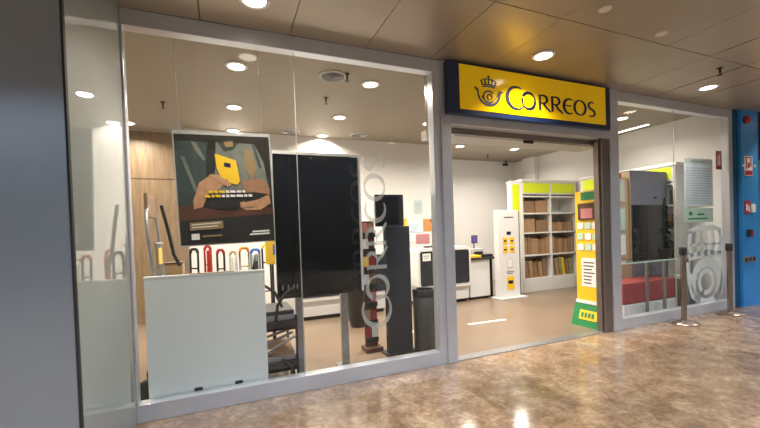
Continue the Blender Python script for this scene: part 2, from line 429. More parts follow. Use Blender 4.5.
MB().lathe([(.04, 0), (.04, -.02), (.015, -.03), (.015, -.06)], n=16).build('mount', 'dark_metal', t)
MB().box(-.09, .05, -.03, .03, -.12, -.06, .01).build('camera_body', 'dark_metal', t)

# ------------------------------------------------------------------ lettering
def glyphs():
    """logotype strokes in small-capital units: list of (points, width function)"""
    G = {}
    thick = lambda base, amp: (lambda t: base+amp*math.sin(PI*t))
    G['C'] = (1.15, [(arc(.72, .58, .60, .70, 62, 318, 34), lambda t: .07+.13*math.sin(PI*min(1, t*1.05)))])
    G['O'] = (1.05, [(arc(.5, .5, .42, .52, 150, -195, 34), lambda t: .06+.12*abs(math.sin(2*PI*t+.9)))])
    G['R'] = (.86, [([(.12, 0), (.12, .5), (.12, 1)], .14), ([(.02, .97), (.2, .99)]+arc(.36, .74, .26, .25, 90, -90, 12)+[(.16, .49)], thick(.06, .1)), ([(.34, .5), (.55, .2), (.86, -.04)], lambda t: .15-.04*t)])
    G['E'] = (.84, [(arc(.5, .5, .42, .5, 60, 300, 26), lambda t: .06+.12*math.sin(PI*t)), ([(.1, .53), (.4, .54), (.66, .54)], .07)])
    G['o'] = (1.05, [(arc(.5, .5, .42, .5, 90, 450, 34), lambda t: .07+.1*abs(math.sin(2*PI*t/2*2)))])
    G['S'] = (.7, [(arc(.36, .76, .24, .23, 50, 200, 12)+[(.22, .56), (.42, .46)]+arc(.33, .24, .26, .24, 30, -130, 12), thick(.06, .1))])
    return G
GL = glyphs()
def logotype(mb, fn, s, d, seq=(('C', 0, 1.0), ('O', .99, 1), ('R', 2.12, 1), ('R', 2.98, 1), ('E', 3.84, 1), ('o', 4.62, 1), ('S', 5.66, 1))):
    for i, (ch, x_, k) in enumerate(seq):
        for pts, wd in GL[ch][1]:
            w_ = (lambda t, wd=wd: (wd(t) if callable(wd) else wd)*s)
            mb.ribbon([((x_+px_)*s, py_*s) for px_, py_ in pts], w_, d+(i % 2)*.0003, fn)
def emblem(mb, fn, s, d):
    """crowned post horn; unit about 1 tall, origin at horn's bottom centre"""
    W = lambda a: (lambda t: a*s)
    def rib(pts, wd, dd=d): mb.ribbon([(p[0]*s, p[1]*s) for p in pts], (lambda t: (wd(t) if callable(wd) else wd)*s), dd, fn)
    rib([(-.5, .56), (-.44, .52)]+arc(0, .42, .43, .42, 178, 340, 26)+[(.46, .5), (.5, .56)], lambda t: .05+.05*t)
    rib(arc(0, .42, .30, .30, 200, 318, 18)+[(.34, .36), (.43, .56)], .035, d+.0003)
    rib(arc(0, .30, .22, .22, 40, 330, 24), .05, d+.0006)
    rib(arc(.03, .30, .1, .1, -60, 260, 18), .05, d+.0009)
    rib([(.42, .56), (.58, .53)], .04, d+.0012); rib([(-.56, .60), (-.44, .50)], .06, d+.0012)
    rib([(-.25, .66), (-.1, .69), (.1, .69), (.25, .66)], .05); rib([(-.27, .73), (0, .77), (.27, .73)], .04, d+.0003)
    for a in (-.26, -.13, 0, .13, .26): rib([(a, .74), (a*1.12, .95-abs(a)*.25)], .05, d+.0006)
    rib([(-.33, .86), (-.2, .93), (0, .97), (.2, .93), (.33, .86)], .035, d+.0009)
    rib([(0, .95), (0, 1.1)], .03, d+.0012); rib([(-.05, 1.05), (.05, 1.05)], .03, d+.0015)

# ------------------------------------------------------------------ SIGN
sg = thing('shop_sign', 'long yellow shop sign with navy lettering and border above the doorway', 'sign', (3.178, 0, 2.47))
MB().box(-1.148, 1.147, -.08, -.016, 0, .505, .005).build('sign_box', 'navy', sg)
MB().box(-1.013, 1.057, -.085, -.078, .05, .490).build('sign_face', 'sign_yellow', sg)
fnS = lambda ox, oz, k: (lambda u, v, w_: (ox+u*k, -.085-w_, oz+v))
mb = MB(); logotype(mb, fnS(-.452, .13, 1.28), .165, .004); mb.build('lettering', 'navy_ink', sg)
mb = MB(); emblem(mb, fnS(-.663, .115, 1.12), .275, .004); mb.build('emblem', 'navy_ink', sg)

# ------------------------------------------------------------------ GRAPHICS ON THE GLASS
mb = MB(); logotype(mb, lambda u, v, w_: (1.385-v, .0575+w_, .43+u*1.29), .2, .0008)
tag(mb.build('window_lettering', 'frost'), 'frosted lettering running upwards on the long shop window beside the post', 'window lettering')
mb = MB()
fnG = lambda u, v, w_: (6.50+u, .0575+w_, .13+v)
# fat frosted horn coil and crown, filled shapes
mb.ribbon(arc(.02, .30, .34, .30, 205, -150, 40), lambda t: .10+.05*math.sin(PI*t), .0008, fnG)
mb.ribbon(arc(0, .31, .17, .16, 230, -110, 30), .07, .0012, fnG)
mb.ribbon([(-.44, .62), (-.42, .36), (-.33, .14), (-.15, .04)], lambda t: .07+.05*t, .0016, fnG)
mb.ribbon([(.44, .62), (.43, .36), (.36, .14), (.2, .04)], lambda t: .07+.05*t, .0016, fnG)
mb.build('x', 'frost_dense').name = 'window_emblem'
em = bpy.data.objects['window_emblem']
tag(em, 'large frosted round horn emblem on the glass of the right window, low down', 'window emblem')
mb = MB()
for a in (-.34, -.17, 0, .17, .34):
    mb.ribbon([(a, .70), (a*1.15, .9), (a*1.05, 1.06)], lambda t: .10-.03*t, .0008, fnG)
mb.ribbon([(-.42, .69), (0, .73), (.42, .69)], .10, .0012, fnG)
mb.ribbon([(-.4, 1.05), (-.2, 1.11), (0, 1.09), (.2, 1.11), (.4, 1.05)], .07, .0012, fnG)
mb.ribbon([(-.38, .86), (.38, .86)], .03, .0016, fnG)
o = mb.build('crown', 'frost_dense', em)

# ------------------------------------------------------------------ hanging poster
t = thing('hanging_poster', 'dark advertising poster with a person holding a yellow packet, hanging behind the window', 'poster', (.022, .3, 1.285))
t.rotation_euler = (0, math.radians(-1.4), 0)
PW, PH = .375, .92
MB().box(-PW-.012, PW+.012, 0, .014, -.01, PH+.03, .003).build('frame', 'light_grey', t)
mb = MB(); Z = [0]
def pp(poly, mi):
    Z[0] += 1; mb.mat(mi); d = .0004*Z[0]
    mb.prism([(p[0]*PW*2-PW, (1-p[1])*PH) for p in poly], .0004, lambda u, v, w_, d=d: (u, -.001-d-w_, v))
pp([(0, 0), (1, 0), (1, 1), (0, 1)], 0)
pp([(0, .02), (.34, .0), (.3, .3), (.28, .55), (.1, .66), (0, .62)], 2)                       # dark green sleeve
pp([(.42, .02), (.80, .02), (.93, .25), (.98, .55), (.9, .6), (.6, .5), (.45, .6), (.33, .55), (.40, .3)], 1)   # grey shirt
pp([(.40, .02), (.70, .02), (.6, .13), (.5, .15)], 2)
pp([(0, .64), (.3, .66), (1, .68), (1, 1), (0, 1)], 5)                                         # brown foreground
pp([(.0, .78), (1, .74), (1, 1), (0, 1)], 0)
pp([(.16, .05), (.22, .08), (.30, .22), (.28, .24), (.2, .14)], 1); pp([(.05, .2), (.09, .2), (.2, .5), (.17, .52)], 1)
pp([(.72, .12), (.80, .14), (.84, .3), (.78, .42), (.72, .3)], 9); pp([(.80, .05), (.84, .1), (.9, .3), (.87, .3)], 2)
pp([(.0, .0), (1, .0), (1, .07), (0, .05)], 0); pp([(.50, .06), (.60, .05), (.60, .10), (.52, .11)], 9); pp([(.86, .0), (1, .0), (1, .5), (.96, .45), (.92, .2)], 0)
pp([(.15, .60), (.22, .44), (.35, .36), (.45, .37), (.50, .43), (.42, .5), (.3, .55), (.24, .66), (.15, .68)], 3)  # left forearm / hand
pp([(.62, .66), (.7, .6), (.84, .56), (.96, .55), (.98, .64), (.86, .70), (.7, .70)], 3)
pp([(.66, .42), (.9, .40), (.98, .5), (.96, .57), (.8, .58), (.7, .52)], 4)
pp([(.26, .66), (.34, .57), (.5, .54), (.80, .53), (.96, .55), (.84, .6), (.66, .63), (.6, .70), (.4, .68)], 0)   # dark tablet
pp([(.40, .17), (.62, .23), (.65, .42), (.62, .46), (.46, .42), (.41, .30)], 6)                # yellow packet
pp([(.49, .25), (.56, .26), (.56, .30), (.49, .29)], 7)
for k in range(4): pp([(.32+.05*k, .37+.015*k), (.36+.05*k, .355+.015*k), (.45+.035*k, .41+.016*k), (.42+.03*k, .435+.016*k)], 3)
for k in range(4): pp([(.63+.03*k, .63+.006*k), (.68+.03*k, .615+.006*k), (.72+.035*k, .655), (.66+.03*k, .672)], 3)
for i, (a, b_, c) in enumerate(((.31, .70, .51), (.27, .74, .55))):
    xx = a
    while xx < b_:
        l_ = random.uniform(.03, .08); pp([(xx, c), (xx+l_, c+.003), (xx+l_, c+.025), (xx, c+.022)], 8 if xx > .42 else 6); xx += l_+.012
pp([(.10, .80), (.44, .79), (.44, .86), (.10, .87)], 9)
pp([(.12, .815), (.42, .805), (.42, .812), (.12, .822)], 8); pp([(.12, .84), (.38, .833), (.38, .84), (.12, .847)], 8)
pp([(.11, .90), (.19, .90), (.19, .955), (.11, .955)], 8)
for a, b_, c in ((.22, .42, .92), (.75, .94, .90), (.72, .94, .925)): pp([(a, c), (b_, c-.003), (b_, c+.012), (a, c+.015)], 9 if a < .5 else 8)
mb.build('print', ['poster_dark', 'shirt_grey', 'shirt_green', 'skin', 'skin_shade', 'poster_brown', 'yellow', 'navy_ink', 'paper', 'poster_tan'], t)
for x_ in (-.33, .33): MB().cyl((x_, .005, PH+.03), (x_, .005, 1.76), .0015).build('hanging_wire', 'steel', t)

# ------------------------------------------------------------------ black display on two legs
t = thing('display_screen', 'large upright black display with a white rim on two metal legs', 'display', (.80, .27, 0))
MB().box(-.405, .425, 0, .05, .765, 2.095, .006).build('rim', 'white_paint', t)
MB().box(-.403, .395, -.012, 0, .76, 2.065, .003).build('screen', 'screen_black', t)
mb = MB()
for k, dx in enumerate((0, .05, .10, .13)): MB().box(-.36+dx, -.350+dx, -.0135, -.012, .84, .885).build('marking', 'grey', t)
for s_ in (-.2, .235):
    l_ = MB().box(s_-.035, s_+.035, .055, .10, .012, 1.2, .004).build('leg', 'steel', t)
    MB().box(s_-.06, s_+.06, -.06, .26, 0, .012, .003).build('foot_plate', 'steel', l_)

# ------------------------------------------------------------------ white boards
t = thing('white_board', 'large glossy white panel standing on the floor inside the long window', 'board', (-.155, .115, 0))
MB().box(-.44, .435, 0, .03, .02, 1.045, .004).build('panel', 'white_board', t)
MB().box(-.442, .437, -.003, .034, 1.035, 1.052, .003).build('edge_strip', 'paper', t)
MB().box(-.13, .2, -.004, .034, 1.05, 1.056).build('tape', 'tan', t)
for s_ in (-.1, .2): MB().box(s_-.03, s_+.03, -.006, .04, 0, .15, .003).build('clip', 'dark_metal', t)
for s_ in (-.4, .4): MB().box(s_-.02, s_+.02, -.002, .036, 0, .02, .003).build('foot', 'rubber', t)

# ------------------------------------------------------------------ hand truck at the left end
t = thing('hand_truck', 'tall tubular hand truck with a brown pad, behind the left edge of the white panel', 'hand truck', (-.55, .55, 0))
for s_ in (-1, 1):
    MB().tube([(0, s_*.21, .12), (0, s_*.21, .9), (-.02, s_*.25, 1.15), (-.04, s_*.26, 1.38), (-.05, s_*.21, 1.55), (-.05, s_*.12, 1.62)], .014, 10).build('rail', 'steel', t)
    wh = MB().lathe([(.02, -.025), (.09, -.025), (.105, -.012), (.105, .012), (.09, .025), (.02, .025)], (0, 0, 0), 24, Matrix.Translation((-.07, s_*.22, .105)) @ Matrix.Rotation(PI/2, 4, 'X')).build('wheel', 'rubber', t)
MB().cyl((-.07, -.22, .105), (-.07, .22, .105), .009).build('axle', 'steel', t)
MB().box(0, .2, -.2, .2, .02, .035, .004).build('toe_plate', 'steel', t)
mb = MB()
for z in (.35, .7, 1.0, 1.3): MB().cyl((0, -.18, z), (0, .18, z), .010).build('cross_bar', 'steel', t)
for y_ in (-.06, 0, .06): MB().cyl((0, y_, .7), (-.02, y_, 1.3), .006).build('brace', 'steel', t)
MB().box(-.07, -.04, -.18, .18, 1.52, 1.72, .02).build('pad', 'cardboard_dark', t)
MB().box(.006, .012, -.09, .07, 1.12, 1.26).build('label_plate', 'yellow', t)
MB().tube([(.05, -.14, 1.62), (.09, -.1, 1.4), (.12, -.08, 1.2), (.16, -.05, 1.1)], .014, 8).build('strap', 'rubber', t)
o = MB().tube([(-.58, .25, 1.06), (-.52, .25, 1.10), (-.45, .26, 1.09), (-.36, .3, 1.065), (-.26, .33, 1.06)], .016, 8).tube([(-.6, .28, 1.075), (-.45, .28, 1.07), (-.3, .28, 1.066)], .014, 8).build('umbrella', 'rubber')
bpy.data.objects.remove(o)

# ------------------------------------------------------------------ luggage carts (their handles show over the board)
def cart(label, loc, tube_m, grip_m, h, w_=.16, rz=0, extra=None):
    w_ *= (1.0, .8, 1.15, .9, 1.05, .75, 1.1)[int(h*100) % 7]
    t = thing('luggage_cart', label, 'cart', loc, rz, 'folding carts lined up behind the white panel')
    for s_ in (-1, 1):
        MB().cyl((s_*w_/2, 0, .06), (s_*w_/2, .02, h-.03), .011, n=8).build('rail', tube_m, t)
        MB().lathe([(.01, -.015), (.05, -.015), (.055, 0), (.05, .015), (.01, .015)], (0, 0, 0), 16, Matrix.Translation((s_*(w_/2+.03), 0, .055)) @ Matrix.Rotation(PI/2, 4, 'Y')).build('wheel', 'rubber', t)
    MB().tube([(-w_/2, .02, h-.04), (-w_/2+.01, .02, h-.01), (-w_/4, .02, h), (w_/4, .02, h), (w_/2-.01, .02, h-.01), (w_/2, .02, h-.04)], .016, 8).build('handle', grip_m, t)
    MB().box(-w_/2, w_/2, -.16, .02, .03, .042, .004).build('platform', 'dark_metal', t)
    for z in (.35, .7, h-.2): MB().cyl((-w_/2, .01, z), (w_/2, .01, z), .008, n=8).build('cross_bar', tube_m, t)
    if extra: MB().box(-w_/2+.012, w_/2-.012, -.05, .005, h-.33, h-.04, .02).build('bag', extra, t)
    return t
cs = [(-.33, 1.22, 'black_plastic', 'rubber', None, 'black'), (-.2, 1.24, 'red', 'red', 'red', 'red with a red bag on it'), (-.07, 1.2, 'black_plastic', 'red', None, 'black with a red grip'),
      (.05, 1.17, 'chrome', 'tan', 'paper', 'chrome with a pale bag'), (.17, 1.21, 'chrome', 'orange', None, 'chrome with an orange grip'), (.29, 1.18, 'steel', 'blue', 'paper_blue', 'grey with a pale blue bag'), (.41, 1.23, 'black_plastic', 'yellow', None, 'black with a yellow grip')]
for i, (x_, h, a, b_, ex, ds) in enumerate(cs):
    cart('folding luggage cart, %s, behind the white panel' % ds, (x_, 1.12+.2*(i % 2)+(.14 if i == 6 else 0), 0), a, b_, h, .085, (-.3, .25, .1, -.2, .35, -.1, .2)[i], ex)
mb = MB().box(-.1, .1, -.08, .08, 0, .13, .006)
t = thing('storage_crate', 'olive yellow crate on a wooden stand, left of the row of carts', 'crate', (-.56, 1.4, 0))
MB().box(-.13, .11, -.1, .1, 0, .95, .006).build('stand', 'cardboard_dark', t)
MB().box(-.13, .11, -.1, .1, .952, 1.07, .01).build('crate_body', 'poster_tan', t)
MB().box(-.135, .115, -.105, .105, 1.07, 1.085, .004).build('lid', 'brown', t)
t = thing('yellow_bag', 'bright yellow bag with a blue patch hanging beside the black display', 'bag', (.44, .92, 0))
MB().box(-.075, .075, -.03, .03, 1.03, 1.3, .02).build('bag_body', 'yellow', t)
MB().box(.0, .05, -.033, -.03, 1.13, 1.24, .001).build('patch', 'blue', t)
MB().cyl((0, .04, .03), (0, .04, 1.34), .012).tube([(-.05, .03, 1.3), (-.04, .03, 1.36), (.04, .03, 1.36), (.05, .03, 1.3)], .006).build('stand_pole', 'dark_metal', t)
MB().lathe([(.13, 0), (.13, .02), (.02, .03)], (0, .04, 0), 20).build('base', 'dark_metal', t)

# ------------------------------------------------------------------ tiered trolley between board and display
t = thing('tiered_trolley', 'dark two-tier trolley loaded with flat cartons, between the white panel and the display legs', 'trolley', (.385, .44, 0))
for sx in (-.11, .12):
    for sy in (-.2, .25):
        MB().lathe([(.01, -.018), (.05, -.018), (.06, 0), (.05, .018), (.01, .018)], (0, 0, 0), 20, Matrix.Translation((sx, sy, .06)) @ Matrix.Rotation(PI/2, 4, 'Y')).build('wheel', 'rubber', t)
for z in (.14, .5): MB().box(-.17, .165, -.27, .32, z, z+.03, .006).box(-.17, .165, -.27, -.255, z, z+.08).box(-.17, -.155, -.27, .32, z, z+.08).build('tray', 'dark_metal', t)
for sx in (-.16, .155):
    for sy in (-.26, .3): MB().cyl((sx, sy, .1), (sx, sy, .98 if sx < 0 else .62), .012).build('post', 'dark_metal', t)
MB().tube([(-.16, -.26, .98), (-.16, -.2, 1.1), (-.14, 0, 1.16), (-.14, .2, 1.1), (-.16, .3, .98)], .016, 10).build('handle', 'rubber', t)
for k in range(4): MB().cyl((-.16, -.26+.187*k, .30+.02*k), (.15, -.26+.187*k, .44-.015*k), .012).build('brace', 'steel', t)
MB().tube([(-.1, -.29, .08), (.0, -.3, .02+.03), (.09, -.3, .1), (.1, -.29, .18), (.02, -.28, .24)], .014, 8).build('hose', 'rubber', t)
MB().tube([(-.02, -.24, .56), (.0, -.25, .72), (.07, -.25, .82), (.15, -.22, .86)], .014, 8).tube([(-.1, -.24, .9), (-.02, -.25, .84), (.04, -.24, .7)], .012, 8).build('cable', 'rubber', t)
for i, (z, h, m_, dx) in enumerate(((.53, .05, 'brown', 0), (.58, .05, 'steel', .01), (.63, .04, 'dark_metal', -.01), (.17, .05, 'dark_metal', 0), (.22, .05, 'steel', .02), (.27, .04, 'cardboard_dark', -.01))):
    o = MB().box(-.145, .145, -.24, .2, 0, h-.002, .004).build('flat_carton', m_)
    tag(o, ['dark brown flat carton at the bottom of the upper trolley tray', 'grey flat carton in the middle of the upper trolley tray', 'black flat carton topping the upper trolley tray',
            'lowest dark carton on the lower trolley tray', 'grey carton in the middle of the lower trolley tray', 'brown carton topping the lower trolley tray'][i], 'carton', 'cartons on the trolley', (.39+dx, .44, z), (0, 0, random.uniform(-.04, .04)))

# ------------------------------------------------------------------ dark totem, leaflet rack, bin
t = thing('information_totem', 'tall charcoal totem with a tilted black monitor behind the frosted lettering', 'totem', (1.72, .5, 0))
MB().box(-.15, .14, 0, .07, 0, 1.39, .006).build('body', 'charcoal', t)
MB().box(-.19, .18, -.04, .14, 0, .02, .004).build('base', 'dark_metal', t)
m_ = MB().box(-.27, .06, -.035, .0, 1.39, 1.73, .008).build('monitor', 'charcoal', t)
MB().box(-.255, .045, -.037, -.035, 1.405, 1.715).build('monitor_glass', 'screen_black', m_)
t = thing('leaflet_rack', 'narrow rack with red, white and brown leaflets left of the charcoal totem', 'leaflet rack', (1.47, .74, 0))
MB().box(-.075, .075, .02, .04, .05, 1.46, .004).box(-.1, .1, -.08, .1, 0, .05, .004).build('rack', 'brown', t)
cols = ['dull_red', 'paper', 'cardboard', 'dull_red', 'brown', 'pinkred', 'paper_blue', 'cardboard_dark', 'yellow', 'dull_red', 'paper', 'brown', 'pinkred', 'cardboard']
k = 0
for z in (.12, .32, .52, .72, .92, 1.12, 1.3):
    for dx in (-.037, .037):
        o = MB().box(-.032, .032, -.004, .004, 0, .14).build('leaflet', cols[k])
        cn = {'dull_red': 'red', 'paper': 'white', 'cardboard': 'tan', 'brown': 'brown', 'pinkred': 'pink', 'paper_blue': 'pale blue', 'cardboard_dark': 'dark tan', 'yellow': 'yellow'}[cols[k]]
        tag(o, '%s leaflet in the %s column of the narrow rack, %s pocket' % (cn, 'left' if dx < 0 else 'right', ['lowest', 'second lowest', 'third lowest', 'middle', 'third highest', 'second highest', 'top'][k//2]), 'leaflet', 'leaflets in the narrow rack', (1.47+dx, .752, z), (-.08, 0, 0)); k += 1
    MB().box(-.075, .075, -.01, .0, z-.02, z+.03, .002).box(-.075, .075, -.01, .025, z-.022, z-.018).build('pocket', 'dark_metal', t)
t = thing('waste_bin', 'tall dark grey cylindrical waste bin with a dark rim beside the post', 'bin', (2.02, .50, 0))
MB().lathe([(.125, 0), (.13, .01), (.13, .60), (.125, .61)], n=36).build('bin_body', 'bin_grey', t)
MB().lathe([(.133, .60), (.137, .66), (.125, .685), (.095, .68), (.09, .63), (.09, .6)], n=36, cap=False).build('rim', 'dark_metal', t)
MB().lathe([(.092, .61), (.092, .615)], n=24).build('opening', 'black_plastic', t)
t = thing('tapered_bin', 'tall black tapering bin standing on the shop floor right of the display', 'bin', (1.68, 1.85, 0))
MB().lathe([(.10, 0), (.13, .1), (.17, .6), (.19, .98), (.18, 1.0)], n=28).build('bin_body', 'black_plastic', t)
MB().lathe([(.195, .97), (.2, 1.0), (.18, 1.02), (.06, 1.05)], n=28).build('lid', 'rubber', t)

# ------------------------------------------------------------------ counters against the back
def counter(label, x0, x1, y0=2.5, y1=3.0, dark='charcoal'):
    t = thing('service_counter', label, 'counter', ((x0+x1)/2, y0, 0), 0, 'white service counters')
    h = (x1-x0)/2
    MB().box(-h+.03, h-.03, .05, y1-y0, .06, .34, .006).build('plinth', 'white_paint', t)
    MB().box(-h+.06, h-.06, .09, y1-y0-.03, 0, .06).build('kick', 'black_plastic', t)
    mb = MB(); mb.prism(rrect(-h, h, .30, 1.02, .07), y1-y0, lambda u, v, w_: (u, w_, v)); mb.build('body', 'white_paint', t)
    mb = MB(); mb.prism(rrect(-h+.045, h-.045, .36, .965, .04), .008, lambda u, v, w_: (u, -w_, v)); mb.build('front_inset', dark, t)
    return t
counter('white-rimmed counter with a dark front, left of the two, partly behind the display', .95, 2.45)
counter('white-rimmed counter with a dark front, right of the two, behind the waste bin and post', 3.02, 4.12, 2.5, 2.95)
for i, (x_, z, w_, h, m_, ds) in enumerate(((3.52, 1.68, .19, .26, 'paper_grey', 'grey printed sheet pinned up on the white back wall above the counter'),
      (3.2, 1.42, .12, .16, 'yellow', 'small yellow card on the back wall left of the colour leaflets'), (3.45, 1.3, .26, .2, 'paper_blue', 'pale blue leaflet on the wall display, left'),
      (3.72, 1.32, .2, .24, 'orange', 'orange leaflet on the wall display, right'), (3.28, 1.12, .2, .2, 'paper', 'white leaflet at the lower left of the wall display'), (3.6, 1.08, .3, .18, 'pinkred', 'pink leaflet low on the wall display'), (3.85, 1.5, .14, .2, 'paper', 'white leaflet at the upper right of the wall display'))):
    t = thing('wall_leaflet', ds, 'leaflet', (x_, 3.345, z), 0, 'printed sheets on the back wall')
    MB().box(-w_/2, w_/2, -.006, 0, 0, h).build('sheet', m_, t)
    mb = MB()
    for k in range(4): mb.box(-w_*.38, w_*(.1+.07*k), -.0075, -.006, h*(.2+.17*k), h*(.24+.17*k))
    mb.build('print', 'paper_ink', t)
t = thing('note_card', 'small white notice on the dark front of the right counter', 'notice', (3.2, 2.49, .80))
MB().box(-.09, .07, -.004, 0, 0, .13).build('card', 'paper', t); MB().box(-.07, .04, -.006, -.004, .08, .095).box(-.07, .02, -.006, -.004, .04, .05).build('print', 'paper_ink', t)
for i, x_ in enumerate((3.3, 3.42, 3.54)):
    t = thing('payment_terminal', ['payment terminal on the right counter, left of three', 'payment terminal on the right counter, middle of three', 'payment terminal on the right counter, right of three'][i], 'terminal', (x_, 2.62, 1.02), 0, 'terminals on the counter')
    MB().box(-.035, .035, 0, .12, 0, .03, .008).build('case', 'black_plastic', t); MB().box(-.025, .025, .06, .11, .03, .034).build('display', 'paper_grey', t)
# grey-topped desk
t = thing('desk', 'white desk with a dark grey top seen through the doorway', 'desk', (4.44, 2.58, 0))
MB().box(-.30, .34, -.02, .62, .745, .785, .006).build('desk_top', 'dark_metal', t)
MB().box(-.28, .18, .02, .58, .05, .745, .004).build('cabinet', 'white_paint', t)
MB().box(-.26, .16, .05, .55, 0, .05).build('kick', 'black_plastic', t)
MB().box(.28, .31, .1, .55, 0, .745, .003).build('panel_leg', 'dark_metal', t)
t = thing('label_printer', 'small printer with a purple screen on the dark desk', 'printer', (4.55, 2.95, .785))
MB().box(-.13, .13, -.1, .1, 0, .16, .02).build('case', 'light_grey', t)
MB().box(-.1, .1, -.13, -.1, .02, .1, .01).build('tray', 'black_plastic', t)
p_ = MB().box(-.09, .05, -.03, -.01, .26, .42, .006).cyl((-.02, 0, .15), (-.02, 0, .3), .012).build('screen', 'black_plastic', t)
MB().box(-.075, .035, -.033, -.03, .28, .40).build('screen_picture', 'purple', p_)
for a, lb, m_, x_, y_, sz in ((0, 'yellow packet lying on the left of the dark desk', 'yellow', 4.32, 2.72, (.26, .2, .045)), (0, 'black tray lying on the right of the dark desk', 'black_plastic', 4.62, 2.72, (.24, .16, .05)),
                              (0, 'white box on the dark desk behind the yellow packet', 'paper', 4.25, 3.02, (.16, .14, .18)), (0, 'tan package on the dark desk beside the printer', 'cardboard', 4.38, 2.98, (.07, .14, .1))):
    o = MB().box(-sz[0]/2, sz[0]/2, -sz[1]/2, sz[1]/2, 0, sz[2], .006).build('parcel' if 'tray' not in lb else 'tray', m_)
    tag(o, lb, 'parcel' if 'tray' not in lb else 'tray', None, (x_, y_, .785))

# ------------------------------------------------------------------ white totem with yellow stickers
t = thing('brochure_totem', 'tall white totem with yellow stickers beside the carton shelves', 'totem', (4.88, 2.35, 0))
MB().box(-.25, .25, 0, .12, .03, 1.66, .012).build('body', 'white_paint', t)
MB().box(-.28, .34, -.08, .2, 0, .03, .006).build('base', 'white_paint', t)
MB().box(.25, .262, .0, .11, .05, 1.64).build('dark_edge', 'black_plastic', t)
mb = MB()
for zz in (1.02, .86):
    for xx in (-.09, .07): mb.box(xx-.055, xx+.055, -.004, 0, zz, zz+.13, .002)
mb.box(-.07, .10, -.004, 0, .17, .42, .002); mb.build('stickers', 'yellow', t)
mb = MB()
for zz in (1.02, .86):
    for xx in (-.09, .07): mb.box(xx-.03, xx+.03, -.0055, -.004, zz+.05, zz+.08)
mb.box(-.1, .12, -.003, 0, 1.52, 1.535); mb.box(-.04, .07, -.0055, -.004, .28, .34); mb.box(-.05, .05, -.003, 0, 1.2, 1.26)
mb.box(-.08, .1, -.003, 0, .5, .51).box(-.06, .08, -.003, 0, .47, .48); mb.build('print', 'navy_ink', t)
mb = MB().box(-.055, .07, -.003, 0, .58, .75); mb.mat(1).box(-.045, .06, -.0045, -.003, .59, .74); mb.build('square_mark', ['light_grey', 'paper'], t)

# ------------------------------------------------------------------ shelving with cartons
def shelf_unit(label, x0, x1, y0, y1, bays, panel=None, rz=0, loc=None, group=None):
    """built along x with its open side facing -y"""
    W = x1-x0; D = y1-y0; t = thing('shelf_unit', label, 'shelving', loc or (x0, y0, 0), rz, group)
    H = 2.25
    MB().box(bays[0], W, D-.02, D, 0, H-.02, .002).build('back_panel', 'white_paint', t)
    n = len(bays)-1
    for b_ in bays: MB().box(b_-.02, b_+.02, 0, D-.02, 0, H, .004).build('upright', 'white_paint', t)
    MB().box(bays[0]-.03, W+.02, -.02, D, H, H+.05, .012).build('top_rail', 'white_paint', t)
    for i in range(n):
        a, b_ = bays[i]+.02, bays[i+1]-.02
        MB().box(a, b_, .0, .03, 2.0, H, .003).build('header', 'white_paint', t)
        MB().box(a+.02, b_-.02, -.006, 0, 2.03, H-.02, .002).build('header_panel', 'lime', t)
        MB().box(a, b_, .0, D-.02, 0, .28, .003).build('plinth', 'white_paint', t)
        for z in (.76, 1.22, 1.62, 1.97): MB().box(a, b_, .0, D-.02, z-.03, z, .003).build('shelf', 'white_paint', t)
    return t
su = shelf_unit('wide white shelf unit with two lime headers filled with brown cartons', 5.28, 7.06, 2.68, 3.12, [.27, 1.03, 1.76])
MB().box(-.02, .25, .02, .06, 0, 2.27, .01).build('end_panel', 'white_paint', su)
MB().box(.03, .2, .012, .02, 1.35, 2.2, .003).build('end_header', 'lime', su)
def cbox(x, y, z, w_, d, h, m_, lb, group, rot=(0, 0, 0), cat='carton'):
    t = thing('carton', lb, cat, (x, y, z), 0, group); t.rotation_euler = rot
    MB().box(-w_/2, w_/2, -d/2, d/2, 0, h, .004).build('box', m_, t)
    MB().box(-w_/2-.001, w_/2+.001, -.02, .02, h-.03, h+.001).build('tape', 'tan', t)
    return t
rows = {.28: 'bottom', .76: 'second lowest', 1.22: 'third lowest', 1.62: 'top'}
ordn = ['leftmost', 'second from the left', 'third from the left', 'fourth from the left', 'fifth from the left', 'sixth from the left', 'seventh from the left', 'eighth from the left']
rnd = random.Random(5)
GR = 'brown cartons on the wide shelf unit'
def row(bay, z, x0, x1, n, h, m_list, fill=1.0, lean=0):
    w_ = (x1-x0)*fill/n
    for i in range(n):
        hh = h*rnd.uniform(.88, 1.05); mm = m_list[i % len(m_list)]
        what = {'cardboard': 'brown carton', 'cardboard_dark': 'dark brown carton', 'kraft_green': 'olive green envelope box', 'yellow': 'yellow packet', 'black_plastic': 'black packet', 'light_grey': 'grey packet'}[mm]
        cbox(x0+w_*(i+.5), 2.86+rnd.uniform(-.015, .015), z+.001+(math.sin(lean)*w_*.42 if lean else 0), w_*.9 if not lean else w_*.72, .28, hh, mm, '%s on the %s shelf of the %s bay, %s' % (what, rows[z], bay, ordn[i]), GR, (0, lean, 0))
A0, A1, B0, B1 = 5.585, 6.275, 6.345, 7.0
row('left', 1.62, A0, A1, 2, .25, ['cardboard_dark', 'cardboard']); row('left', 1.22, A0, A1, 2, .28, ['cardboard', 'cardboard_dark'])
row('left', .76, A0, A1, 7, .34, ['cardboard', 'cardboard_dark', 'cardboard']); row('left', .28, A0, A1, 5, .36, ['cardboard_dark', 'cardboard'], .95, -.12)
row('right', 1.22, B0, B1, 4, .2, ['cardboard', 'cardboard', 'cardboard_dark', 'cardboard']); row('right', .76, B0, B1, 7, .33, ['cardboard', 'cardboard_dark'])
row('right', .28, B0, B1, 6, .38, ['kraft_green', 'cardboard', 'kraft_green', 'yellow', 'cardboard_dark', 'kraft_green'], .95, -.14)
